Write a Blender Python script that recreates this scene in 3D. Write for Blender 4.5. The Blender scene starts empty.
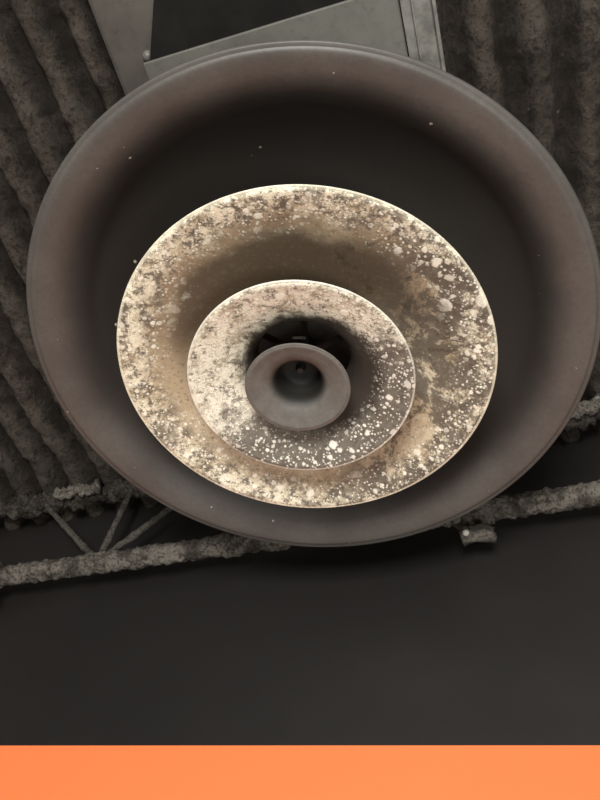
import bpy, bmesh, math, random
from mathutils import Vector, Matrix, noise
random.seed(4)
H=1.6
YAW=math.radians(22)
UX=Vector((math.cos(YAW),-math.sin(YAW),0)); VX=Vector((math.sin(YAW),math.cos(YAW),0))
def W(u,v,z): return UX*u+VX*v+Vector((0,0,z+H))
sc=bpy.context.scene
sc.view_settings.view_transform='Standard'
col=sc.collection

# ---------- node helper ----------
class M:
    def __init__(s,name,rough=.8,metal=0.0,spec=.5):
        s.m=bpy.data.materials.new(name); s.m.use_nodes=True
        s.t=s.m.node_tree; s.b=s.t.nodes['Principled BSDF']
        s.b.inputs['Roughness'].default_value=rough; s.b.inputs['Metallic'].default_value=metal
        s.b.inputs['Specular IOR Level'].default_value=spec
        s.co=s.t.nodes.new('ShaderNodeTexCoord').outputs['Object']
    def n(s,t): return s.t.nodes.new(t)
    def l(s,a,b): s.t.links.new(a,b)
    def put(s,v,inp):
        if isinstance(v,bpy.types.NodeSocket): s.l(v,inp)
        elif isinstance(v,(tuple,list)) and len(v)==3 and inp.type=='RGBA': inp.default_value=(*v,1)
        else: inp.default_value=v
    def math(s,op,a,b=0.0,c=0.0,clamp=False):
        n=s.n('ShaderNodeMath'); n.operation=op; n.use_clamp=clamp
        s.put(a,n.inputs[0]); s.put(b,n.inputs[1]); s.put(c,n.inputs[2]); return n.outputs[0]
    def mix(s,f,a,b,bt='MIX'):
        n=s.n('ShaderNodeMix'); n.data_type='RGBA'; n.blend_type=bt
        s.put(f,n.inputs[0]); s.put(a,n.inputs[6]); s.put(b,n.inputs[7]); return n.outputs[2]
    def noise(s,sc,det=6,rough=.6,dist=0,vec=None):
        n=s.n('ShaderNodeTexNoise'); n.inputs['Scale'].default_value=sc; n.inputs['Detail'].default_value=det
        n.inputs['Roughness'].default_value=rough; n.inputs['Distortion'].default_value=dist
        s.l(vec or s.co,n.inputs['Vector']); return n.outputs['Fac']
    def ss(s,v,a,b,lo=0.,hi=1.):
        n=s.n('ShaderNodeMapRange'); n.interpolation_type='SMOOTHSTEP'
        s.put(v,n.inputs['Value']); n.inputs['From Min'].default_value=a; n.inputs['From Max'].default_value=b
        n.inputs['To Min'].default_value=lo; n.inputs['To Max'].default_value=hi
        if a>b:
            n.inputs['From Min'].default_value=b; n.inputs['From Max'].default_value=a
            n.inputs['To Min'].default_value=hi; n.inputs['To Max'].default_value=lo
        return n.outputs[0]
    def spots(s,sc,rmin,rmax,thr=.0,soft=.06,off=0):
        v=s.n('ShaderNodeTexVoronoi'); v.inputs['Scale'].default_value=sc
        nz=s.n('ShaderNodeTexNoise'); nz.inputs['Scale'].default_value=sc*1.3; nz.inputs['Detail'].default_value=3; s.l(s.co,nz.inputs['Vector'])
        vm=s.n('ShaderNodeVectorMath'); vm.operation='MULTIPLY_ADD'; s.l(nz.outputs['Color'],vm.inputs[0])
        vm.inputs[1].default_value=(.6/sc,)*3; s.l(s.co,vm.inputs[2])
        s.l(vm.outputs[0],v.inputs['Vector'])
        sep=s.n('ShaderNodeSeparateColor'); s.l(v.outputs['Color'],sep.inputs[0])
        rad=s.math('MULTIPLY_ADD',sep.outputs[0],rmax-rmin,rmin)
        d=s.math('SUBTRACT',rad,v.outputs['Distance'])
        m=s.ss(d,0,soft)
        pres=s.math('GREATER_THAN',sep.outputs[1],thr)
        br=s.math('MULTIPLY_ADD',sep.outputs[2],.5,.5)
        return s.math('MULTIPLY',s.math('MULTIPLY',m,pres),br)
    def radius(s):
        x=s.n('ShaderNodeSeparateXYZ'); s.l(s.co,x.inputs[0])
        r=s.math('SQRT',s.math('ADD',s.math('MULTIPLY',x.outputs[0],x.outputs[0]),s.math('MULTIPLY',x.outputs[1],x.outputs[1])))
        return x.outputs[0],x.outputs[1],x.outputs[2],r
    def bump(s,h,strength=.5,dist=.01):
        b=s.n('ShaderNodeBump'); b.inputs['Strength'].default_value=strength; b.inputs['Distance'].default_value=dist
        s.l(h,b.inputs['Height']); s.l(b.outputs[0],s.b.inputs['Normal'])
    def col(s,c): s.put(c,s.b.inputs['Base Color']); return s.m

def mat_outer():
    k=M('dusty_grey_paint',.5)
    x,y,z,r=k.radius()
    n1=k.noise(5,5,.6); n2=k.noise(90,4,.7)
    c=k.mix(k.ss(n1,.3,.7),(.077,.0715,.065),(.102,.0955,.087))
    c=k.mix(k.ss(n2,.35,.75,0,.35),c,(.052,.048,.043))
    throat_dark=k.ss(k.math('ADD',r,k.math('MULTIPLY_ADD',n1,.03,-.015)),.575,.50,0,.84)  # darkens inward from the rim band to the throat
    c=k.mix(throat_dark,c,(.020,.0172,.0148))
    sp=k.spots(45,.0,.2,.90,.03)
    c=k.mix(sp,c,(.6,.57,.5))
    k.bump(n2,.15,.003)
    return k.col(c)
def mat_mid():
    k=M('stained_cream_enamel_middle',.65)
    x,y,z,r=k.radius()
    big=k.noise(6,5,.6,.3); med=k.noise(18,8,.78,.4); fine=k.noise(120,5,.8); fin2=k.noise(46,6,.82,.3)
    c=k.mix(k.ss(med,.35,.56),(.44,.36,.235),(.88,.83,.65))
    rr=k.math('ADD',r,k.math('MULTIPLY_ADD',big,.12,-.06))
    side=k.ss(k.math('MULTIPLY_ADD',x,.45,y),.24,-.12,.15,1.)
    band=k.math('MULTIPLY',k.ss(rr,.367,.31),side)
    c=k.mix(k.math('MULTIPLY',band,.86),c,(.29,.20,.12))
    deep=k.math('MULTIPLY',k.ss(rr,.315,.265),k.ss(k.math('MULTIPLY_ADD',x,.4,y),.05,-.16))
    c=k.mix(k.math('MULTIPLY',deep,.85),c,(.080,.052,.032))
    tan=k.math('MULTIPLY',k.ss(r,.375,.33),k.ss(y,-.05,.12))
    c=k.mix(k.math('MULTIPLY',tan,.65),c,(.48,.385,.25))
    rp=k.math('MULTIPLY',k.ss(x,.05,.22),k.ss(k.noise(10,8,.78,.3),.46,.53))
    c=k.mix(k.math('MULTIPLY',rp,.84),c,(.078,.064,.05))
    rim=k.math('MULTIPLY',k.ss(r,.305,.35),k.ss(fin2,.49,.57))
    c=k.mix(k.math('MULTIPLY',rim,.85),c,(.095,.081,.064))
    lp=k.math('MULTIPLY',k.ss(r,.30,.34),k.ss(k.noise(15,7,.78,.4),.50,.57))
    c=k.mix(k.math('MULTIPLY',lp,.65),c,(.11,.092,.07))
    g=k.math('MULTIPLY',k.ss(fine,.53,.63),.6)
    c=k.mix(g,c,(.10,.08,.058))
    w=k.n('ShaderNodeTexWave'); w.inputs['Scale'].default_value=3.1; w.inputs['Distortion'].default_value=11; w.inputs['Detail'].default_value=3; w.inputs['Detail Scale'].default_value=3.5
    k.l(k.co,w.inputs['Vector'])
    sq=k.math('MULTIPLY',k.ss(w.outputs['Fac'],.16,.0),k.math('MULTIPLY',k.ss(x,-.01,.06),k.ss(y,.04,-.06)))
    sq=k.math('MULTIPLY',sq,k.ss(fin2,.58,.42))
    c=k.mix(k.math('MULTIPLY',sq,.65),c,(.06,.04,.027))
    edge=k.ss(k.math('MULTIPLY_ADD',med,.20,r),.38,.45,.03,1.)
    s=k.math('MAXIMUM',k.spots(30,.10,.50,.70,.14),k.math('MAXIMUM',k.spots(66,.10,.52,.48,.16),k.spots(150,.12,.62,.30,.2)))
    s=k.math('MULTIPLY',s,edge)
    c=k.mix(k.math('MULTIPLY',s,.95),c,(.97,.94,.81))
    c=k.mix(k.ss(r,.389,.394,0,.6),c,(.86,.81,.65))
    k.bump(k.math('ADD',s,k.math('MULTIPLY',fine,.5)),.4,.003)
    return k.col(c)
def mat_inner():
    k=M('stained_cream_enamel_inner',.65)
    x,y,z,r=k.radius()
    med=k.noise(24,8,.8,.3); fine=k.noise(130,5,.8); bl=k.noise(40,7,.82,.3)
    c=k.mix(k.ss(med,.37,.54),(.40,.35,.25),(.86,.83,.69))
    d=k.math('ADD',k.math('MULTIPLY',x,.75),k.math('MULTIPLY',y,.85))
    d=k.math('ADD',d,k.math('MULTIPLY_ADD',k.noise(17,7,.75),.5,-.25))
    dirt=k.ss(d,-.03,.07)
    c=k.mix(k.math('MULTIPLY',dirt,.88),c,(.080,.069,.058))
    c=k.mix(k.ss(bl,.515,.58,0,.78),c,(.10,.087,.07))
    g=k.math('MULTIPLY',k.ss(fine,.53,.63),.6)
    c=k.mix(g,c,(.10,.086,.068))
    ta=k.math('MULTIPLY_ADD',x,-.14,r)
    c=k.mix(k.ss(k.math('MULTIPLY_ADD',med,.06,ta),.188,.160,0,.95),c,(.030,.024,.019))  # throat shade painted in, reaching further out on the right
    s=k.math('MAXIMUM',k.spots(40,.10,.50,.66,.14),k.math('MAXIMUM',k.spots(84,.10,.52,.46,.16),k.spots(170,.12,.62,.32,.2)))
    s=k.math('MULTIPLY',s,k.ss(r,.14,.18))
    c=k.mix(k.math('MULTIPLY',s,.94),c,(.95,.93,.82))
    c=k.mix(k.ss(r,.228,.232,0,.6),c,(.85,.81,.70))
    k.bump(k.math('ADD',s,k.math('MULTIPLY',fine,.5)),.4,.003)
    return k.col(c)
def mat_small():
    k=M('matt_grey_metal',.65,.0,.35)
    x,y,z,r=k.radius()
    n1=k.noise(30,5,.6); n2=k.noise(160,4,.7)
    c=k.mix(k.ss(n1,.3,.7),(.120,.112,.101),(.155,.146,.132))
    c=k.mix(k.ss(n2,.4,.75,0,.35),c,(.07,.063,.056))
    c=k.mix(k.ss(r,.064,.047,0,.95),c,(.009,.008,.007))  # shade of the centre hole put into the colour
    k.bump(n2,.15,.002)
    return k.col(c)
def mat_plain(name,c1,c2,rough=.7,scale=12,bs=.2,metal=0,spec=.5):
    k=M(name,rough,metal,spec)
    n=k.noise(scale,6,.65); f=k.noise(scale*9,4,.7)
    c=k.mix(k.ss(n,.3,.7),c1,c2)
    c=k.mix(k.ss(f,.5,.75,0,.4),c,tuple(a*.5 for a in c1))
    k.bump(f,bs,.003)
    return k.col(c)
def mat_crust(name,c1,c2,c3):
    k=M(name,.95,0,.2)
    n=k.noise(11,7,.75,.3); f=k.noise(100,6,.8)
    c=k.mix(k.ss(n,.40,.58),c1,c2)
    c=k.mix(k.ss(f,.48,.60,0,.85),c,c3)
    p=k.spots(40,.0,.3,.90,.1)
    c=k.mix(k.math('MULTIPLY',p,.6),c,(.6,.57,.52))
    k.bump(k.math('ADD',n,f),1.0,.015)
    return k.col(c)
def mat_deck():
    k=M('sooty_shaded_corrugated_steel',.95,0,.2)
    x,y,z,r=k.radius()
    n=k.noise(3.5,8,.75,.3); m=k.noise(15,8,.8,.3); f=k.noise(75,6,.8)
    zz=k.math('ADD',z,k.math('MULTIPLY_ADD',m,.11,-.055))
    c=k.mix(k.ss(zz,3.532,3.468),(.030,.0245,.020),(.178,.150,.125))  # rib shading put into the colour: recesses dark, crests light
    c=k.mix(k.ss(n,.42,.62,0,.72),c,(.070,.057,.046))
    c=k.mix(k.ss(m,.50,.62,0,.6),c,(.032,.026,.021))
    c=k.mix(k.ss(f,.5,.62,0,.7),c,(.022,.018,.015))
    p=k.math('MULTIPLY',k.spots(30,.0,.35,.88,.2),k.ss(n,.45,.6))
    c=k.mix(k.math('MULTIPLY',p,.6),c,(.46,.42,.37))
    k.bump(k.math('ADD',k.math('MULTIPLY',m,2),f),1.0,.022)
    return k.col(c)

# ---------- mesh helpers ----------
def obj(name,bm,mat,parent=None,smooth=True,loc=None):
    me=bpy.data.meshes.new(name); bm.normal_update(); bm.to_mesh(me); bm.free()
    if smooth:
        for p in me.polygons: p.use_smooth=True
    o=bpy.data.objects.new(name,me); col.objects.link(o)
    if mat: me.materials.append(mat)
    if loc is not None: o.location=loc
    if parent: o.parent=parent
    return o
def empty(name,loc):
    e=bpy.data.objects.new(name,None); e.location=loc; e.empty_display_size=.1; col.objects.link(e); return e
def catmull(pts,n=6):
    out=[]; P=[pts[0]]+list(pts)+[pts[-1]]
    for i in range(1,len(P)-2):
        p0,p1,p2,p3=[Vector(P[j]) for j in (i-1,i,i+1,i+2)]
        for k in range(n):
            t=k/n
            out.append(.5*((2*p1)+(-p0+p2)*t+(2*p0-5*p1+4*p2-p3)*t*t+(-p0+3*p1-3*p2+p3)*t**3))
    out.append(Vector(P[-2])); return out
def lathe(name,prof,mat,parent,z,thick=.004,seg=192,wob=0.0,x=0,y=0):
    pr=catmull([(a,b) for a,b in prof])
    under=[(p.x,p.y) for p in pr]
    back=[(p.x+thick*.4,p.y+thick) for p in reversed(pr)]
    r0,z0=under[0]
    roll=[(r0+thick*1.3,z0+thick*.9),(r0+thick*1.5,z0+thick*.2),(r0+thick*.9,z0-thick*.6)]
    loop=under+back+roll
    bm=bmesh.new(); rings=[]
    for i in range(seg):
        a=2*math.pi*i/seg
        w=1+wob*(math.sin(2*a+.6)+.5*math.sin(5*a))
        rings.append([bm.verts.new((r*w*math.cos(a),r*w*math.sin(a),zz)) for r,zz in loop])
    n=len(loop)
    for i in range(seg):
        A,B=rings[i],rings[(i+1)%seg]
        for j in range(n):
            bm.faces.new((A[j],B[j],B[(j+1)%n],A[(j+1)%n]))
    bmesh.ops.recalc_face_normals(bm,faces=bm.faces)
    return obj(name,bm,mat,parent,loc=(x,y,z))
def hexa(bm,pts):
    vs=[bm.verts.new(p) for p in pts]
    for f in ((0,1,3,2),(4,6,7,5),(0,4,5,1),(2,3,7,6),(0,2,6,4),(1,5,7,3)):
        bm.faces.new([vs[i] for i in f])
    bmesh.ops.recalc_face_normals(bm,faces=bm.faces)
def boxuv(bm,u0,u1,v0,v1,z0,z1,org=Vector((0,0,0))):
    hexa(bm,[W(u,v,z)-org for z in (z0,z1) for v in (v0,v1) for u in (u0,u1)])
def boxbetween(bm,p,q,w,t,side):
    d=(q-p).normalized(); s=side.normalized(); n=d.cross(s).normalized(); s=n.cross(d)
    vs=[bm.verts.new(c+s*a*w/2+n*b*t/2) for c in (p,q) for a,b in ((-1,-1),(1,-1),(1,1),(-1,1))]
    for f in ((3,2,1,0),(4,5,6,7),(0,1,5,4),(1,2,6,5),(2,3,7,6),(3,0,4,7)):
        bm.faces.new([vs[i] for i in f])
def tube(bm,p,q,r,seg=20,step=.03,crust=0,seed=0,cap=True,sag=0):
    d=(q-p); L=d.length; d.normalize(); a=d.orthogonal().normalized(); b=d.cross(a)
    n=max(2,int(L/step)); prev=None; first=None
    for i in range(n+1):
        c=p+d*L*i/n; ring=[]
        for j in range(seg):
            t=2*math.pi*j/seg; dirn=a*math.cos(t)+b*math.sin(t)
            rr=r
            if crust:
                q0=c+dirn*r+Vector((seed,0,0))
                rr+=crust*(noise.fractal(q0*9,1,2,3)*.35+noise.noise(q0*38)*.5+noise.noise(q0*80)*.5)
            ring.append(bm.verts.new(c+dirn*rr))
        if prev:
            for j in range(seg): bm.faces.new((prev[j],prev[(j+1)%seg],ring[(j+1)%seg],ring[j]))
        else: first=ring
        prev=ring
    if cap: bm.faces.new(list(reversed(first))); bm.faces.new(prev)

# ---------- diffuser ----------
mo,mm,mi,ms=mat_outer(),mat_mid(),mat_inner(),mat_small()
dark=mat_plain('throat_shade_black',(.008,.007,.006),(.014,.012,.010),.9,20,.1,0,.1)  # near-black colour standing in for shade inside the throat
C=Vector((0,.815,H+1.3))
D=empty('round_air_diffuser',C)
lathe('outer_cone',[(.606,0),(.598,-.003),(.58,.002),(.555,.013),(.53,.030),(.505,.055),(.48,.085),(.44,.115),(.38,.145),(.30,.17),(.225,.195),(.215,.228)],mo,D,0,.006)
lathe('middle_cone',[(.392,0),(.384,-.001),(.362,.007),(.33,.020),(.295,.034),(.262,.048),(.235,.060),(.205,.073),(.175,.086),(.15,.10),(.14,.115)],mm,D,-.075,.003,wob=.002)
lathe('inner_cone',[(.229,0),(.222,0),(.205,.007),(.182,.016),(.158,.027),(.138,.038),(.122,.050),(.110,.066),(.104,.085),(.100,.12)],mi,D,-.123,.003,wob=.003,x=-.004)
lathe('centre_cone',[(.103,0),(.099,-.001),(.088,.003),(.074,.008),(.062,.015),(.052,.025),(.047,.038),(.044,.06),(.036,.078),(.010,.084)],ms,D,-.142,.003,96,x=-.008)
bm=bmesh.new()
bmesh.ops.create_cone(bm,cap_ends=True,segments=64,radius1=.216,radius2=.216,depth=.004,matrix=Matrix.Translation((0,0,.222)))
obj('throat_dark_disc',bm,dark,D,False)  # dark disc added across the neck so the throat reads as shade
bm=bmesh.new()
bmesh.ops.create_cone(bm,cap_ends=True,segments=64,radius1=.145,radius2=.145,depth=.003,matrix=Matrix.Translation((0,0,.045)))
obj('backing_dark_disc',bm,dark,D,False)  # dark backing added behind the inner cones for a shaded opening
bm=bmesh.new()
tube(bm,Vector((-.008,0,-.066)),Vector((-.008,0,.215)),.004,12,.05)
tube(bm,Vector((-.008,0,-.076)),Vector((-.008,0,-.066)),.007,6,.05)
obj('centre_bolt',bm,mat_plain('bolt_metal',(.02,.018,.016),(.04,.036,.032),.6,60),D,False)
bm=bmesh.new()
for ang in (20,80,140,200,260,320):
    a=math.radians(ang); d=Vector((math.cos(a),math.sin(a),0))
    boxbetween(bm,d*.02+Vector((0,0,-.01)),d*.104+Vector((0,0,-.01)),.014,.003,Vector((0,0,1)).cross(d))
    boxbetween(bm,d*.144+Vector((0,0,.04)),d*.30+Vector((0,0,.172)),.016,.003,Vector((0,0,1)).cross(d))
obj('spider_bracket',bm,dark,D,False)
bm=bmesh.new()
tube(bm,Vector((-.004,0,-.056)),Vector((-.004,0,.045)),.018,24,.03)
obj('hub_collar',bm,dark,D,True)
hp=mat_plain('hub_dusty_metal',(.02,.018,.015),(.09,.078,.06),.8,120)
bm=bmesh.new()
boxbetween(bm,Vector((-.034,-.050,-.03)),Vector((-.006,-.054,-.028)),.005,.003,Vector((0,1,0)))
obj('hub_clip',bm,hp,D,False)

# ---------- duct ----------
galv=mat_plain('galvanised_sheet',(.088,.084,.073),(.125,.120,.105),.6,7,.08)
galvd=mat_plain('galvanised_angle',(.085,.081,.073),(.20,.19,.17),.45,25,.08)
galvb=mat_plain('brown_dusty_sheet',(.052,.044,.038),(.085,.073,.063),.75,7,.08)
blk=mat_plain('black_duct',(.006,.0055,.005),(.010,.009,.008),.9,9,.1,0,.1)  # near-black for the plenum body and hood
A=empty('air_duct',W(-.24,.7,1.5)); org=A.location.copy()
def part(name,mat,fn,parent=A,bev=.003,smooth=False):
    bm=bmesh.new(); fn(bm)
    o=obj(name,bm,mat,parent,smooth)
    if bev:
        m=o.modifiers.new('b','BEVEL'); m.width=bev; m.segments=2
    return o
part('plenum_bottom_plate',galv,lambda bm: boxuv(bm,-.505,.02,.147,1.25,1.535,1.545,org))
part('plenum_body',blk,lambda bm: boxuv(bm,-.495,.015,.153,1.245,1.545,1.80,org))
part('inlet_hood',blk,lambda bm: hexa(bm,[W(*p)-org for p in
    ((-.495,.150,1.547),(.018,.150,1.547),(-.495,.30,1.547),(.018,.30,1.547),
     (-.36,-.25,1.80),(.018,-.25,1.80),(-.36,.30,1.80),(.018,.30,1.80))]))
part('side_branch',galvb,lambda bm: boxuv(bm,-.60,-.40,-.9,.22,1.62,1.82,org),bev=.01)
def fl(bm):
    boxuv(bm,.021,.085,.03,1.25,1.520,1.527,org)
    boxuv(bm,.021,.028,.03,1.25,1.527,1.62,org)
    boxuv(bm,.078,.085,.03,1.25,1.508,1.520,org)
    boxuv(bm,.040,.044,.03,1.25,1.513,1.520,org)
part('flange_angle',galvd,fl,bev=.001)
bm=bmesh.new(); bmesh.ops.create_uvsphere(bm,u_segments=20,v_segments=12,radius=.012,matrix=Matrix.Translation(W(-.515,.145,1.619)-org))
obj('duct_screw',bm,galvd,A)

# ---------- ceiling deck ----------
deckz=1.9
bm=bmesh.new()
us=[-3.6+i*.02 for i in range(int(1.4/.02))]+[-2.2+i*.010 for i in range(int(4.0/.010))]+[1.8+i*.03 for i in range(int(1.9/.03))]
vs=[-4+i*.3 for i in range(11)]+[-.9+i*.016 for i in range(160)]
P=.118
rows=[]
for v in vs:
    row=[]
    for u in us:
        s=math.sin(2*math.pi*(u+.016*noise.noise(Vector((u*2,v*4,0))))/P); s=math.tanh(1.5*s)/math.tanh(1.5)
        z=deckz+.025*s+.018*noise.fractal(Vector((u*7,v*5,0)),1,2,4)+.010*noise.noise(Vector((u*34,v*34,0)))+.006*noise.noise(Vector((u*75,v*60,3)))
        row.append(bm.verts.new(W(u,v,z)))
    rows.append(row)
for a,b in zip(rows,rows[1:]):
    for i in range(len(us)-1): bm.faces.new((a[i],b[i],b[i+1],a[i+1]))
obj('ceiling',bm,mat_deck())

# ---------- joist ----------
crust=mat_crust('crusty_dust_coated_steel',(.10,.087,.073),(.34,.305,.26),(.042,.035,.029))
crustd=mat_crust('dark_crust',(.045,.038,.032),(.15,.132,.113),(.022,.018,.015))  # darker crust tones for the top chord
J=empty('bar_joist',W(-.5,1.5,1.5)); jo=J.location.copy()
def jp(u,v,z): return W(u,v,z)-jo
bm=bmesh.new(); tube(bm,jp(-3.5,1.503,1.495),jp(2.6,1.503,1.505),.033,32,.007,.016,0); obj('bottom_chord',bm,crust,J)
bm=bmesh.new(); tube(bm,jp(-3.5,1.50,1.85),jp(2.6,1.50,1.85),.034,20,.012,.045,5); obj('top_chord',bm,crustd,J)
bm=bmesh.new(); tube(bm,jp(.30,1.455,1.835),jp(2.6,1.455,1.835),.026,20,.010,.035,15); obj('conduit',bm,crust,J)
for n,(u0,u1) in enumerate(((-1.50,-1.32),(-2.1,-1.85))):
    bm=bmesh.new(); tube(bm,jp(u0,1.46,1.83),jp(u1,1.455,1.835),.014,16,.008,.045,20+n); obj('dust_clump_%d'%(n+1),bm,crust,J)
web=mat_crust('dusty_web_bars',(.085,.075,.064),(.19,.172,.15),(.045,.038,.032))
i=0
for b in (-3.2,-1.24,.95,2.3):
    for t in (b-.35,b+.02,b+.35):
        if t>2.6: continue
        bm=bmesh.new()
        tube(bm,jp(b,1.5,1.5),jp(t,1.5,1.85),.011,12,.01,.006,30+i)
        i+=1; obj('web_%d'%i,bm,web,J,True)
for n,(u,zb) in enumerate(((-.02,1.405),(-1.66,1.42))):
    bm=bmesh.new()
    boxbetween(bm,jp(u-.025,1.50,1.49),jp(u-.02,1.50,zb),.02,.03,UX)
    boxbetween(bm,jp(u+.025,1.50,1.49),jp(u+.022,1.50,zb),.02,.03,UX)
    boxbetween(bm,jp(u-.045,1.50,zb),jp(u+.045,1.50,zb),.05,.02,VX)
    tube(bm,jp(u-.06,1.50,1.5),jp(u+.06,1.50,1.5),.042,18,.012,.015,9)
    bmesh.ops.subdivide_edges(bm,edges=bm.edges,cuts=2,use_grid_fill=True)
    for v in bm.verts: v.co+=Vector((noise.noise(v.co*40),noise.noise(v.co*40+Vector((7,0,0))),noise.noise(v.co*40+Vector((0,9,0)))))*.016
    obj('pipe_clamp_%d'%(n+1),bm,crust,J)
    bm=bmesh.new(); bmesh.ops.create_icosphere(bm,subdivisions=2,radius=.010,matrix=Matrix.Translation(jp(u-.03,1.468,zb-.018)))
    obj('clamp_nut_%d'%(n+1),bm,mat_plain('pale_nut',(.5,.47,.42),(.7,.67,.6),.5),J)

# ---------- walls / floor ----------
def mat_wall(name,c1,c2,rough):
    k=M(name,rough); n=k.noise(1.5,5,.6); f=k.noise(220,3,.6)
    c=k.mix(k.ss(n,.35,.65),c1,c2); k.bump(f,.12,.002); return k.col(c)
wb=mat_wall('black_wall_paint',(.0145,.0125,.0118),(.0200,.0172,.0160),.55)
wo=mat_wall('orange_wall_paint',(.92,.215,.062),(.93,.225,.068),.8)
def slab(name,mat,u0,u1,v0,v1,z0,z1):
    bm=bmesh.new(); boxuv(bm,u0,u1,v0,v1,z0,z1); return obj(name,bm,mat,None,False)
slab('wall_front',wb,-3.6,3.6,1.63,1.75,-H,1.96)
lite=mat_wall('grey_plaster',(.37,.365,.35),(.42,.415,.40),.9)
slab('wall_left',lite,-3.75,-3.62,-4,1.75,-H,1.96)
slab('wall_right',lite,3.62,3.75,-4,1.75,-H,1.96)
slab('floor',mat_wall('concrete_floor',(.33,.325,.31),(.40,.395,.38),.7),-3.75,3.75,-4,1.75,-H-.1,-H)
t=math.radians(14.9); d=Vector((math.cos(t),-math.sin(t),0)); nrm=Vector((math.sin(t),math.cos(t),0))
p0=Vector((.103,1.508,0))
c=[p0-d*2.2,p0+d*1.15,p0+d*1.15+nrm*.06,p0-d*2.2+nrm*.06]
def band(name,mat,za,zb):
    bm=bmesh.new()
    lo=[bm.verts.new(p+Vector((0,0,za))) for p in c]; hi=[bm.verts.new(p+Vector((0,0,zb))) for p in c]
    bm.faces.new(lo[::-1]); bm.faces.new(hi)
    for i in range(4): bm.faces.new((lo[i],lo[(i+1)%4],hi[(i+1)%4],hi[i]))
    return obj(name,bm,mat,None,False)
band('wall_accent_stripe',wo,1.65,H+.8)
band('wall_lower',lite,0,1.65)  # unseen part, grey instead of orange to cut the warm bounce

# ---------- lights ----------
w=bpy.data.worlds.new('world'); sc.world=w; w.use_nodes=True
w.node_tree.nodes['Background'].inputs[0].default_value=(1,.995,.97,1)
w.node_tree.nodes['Background'].inputs[1].default_value=.90
def area(name,loc,target,size,e,c):
    l=bpy.data.lights.new(name,'AREA'); l.energy=e; l.size=size; l.color=c
    o=bpy.data.objects.new(name,l); o.location=loc; col.objects.link(o)
    o.rotation_euler=(Vector(target)-Vector(loc)).to_track_quat('-Z','Y').to_euler()
area('fill_light',(-.6,-2.0,1.1),(0,1.2,2.7),.9,124,(1,.985,.93))  # added soft fill behind the camera, aimed up; not a fixture
area('fill_light_low',(.8,-.3,.35),(0.1,1.1,2.9),.7,22,(1,.985,.93))  # added low fill from beneath; no lamp stands here

# ---------- camera ----------
pit=math.radians(54); ro=math.radians(7.8)
fw=Vector((0,math.cos(pit),math.sin(pit))); up0=Vector((0,-math.sin(pit),math.cos(pit))); r0=Vector((1,0,0))
R=r0*math.cos(ro)+up0*math.sin(ro); U=-r0*math.sin(ro)+up0*math.cos(ro)
cam=bpy.data.cameras.new('camera'); co=bpy.data.objects.new('camera',cam); col.objects.link(co)
m=Matrix((R,U,-fw)).transposed().to_4x4(); m.translation=Vector((0,0,H)); co.matrix_world=m
cam.sensor_fit='VERTICAL'; cam.sensor_height=24; cam.lens=21; cam.clip_start=.02
sc.camera=co
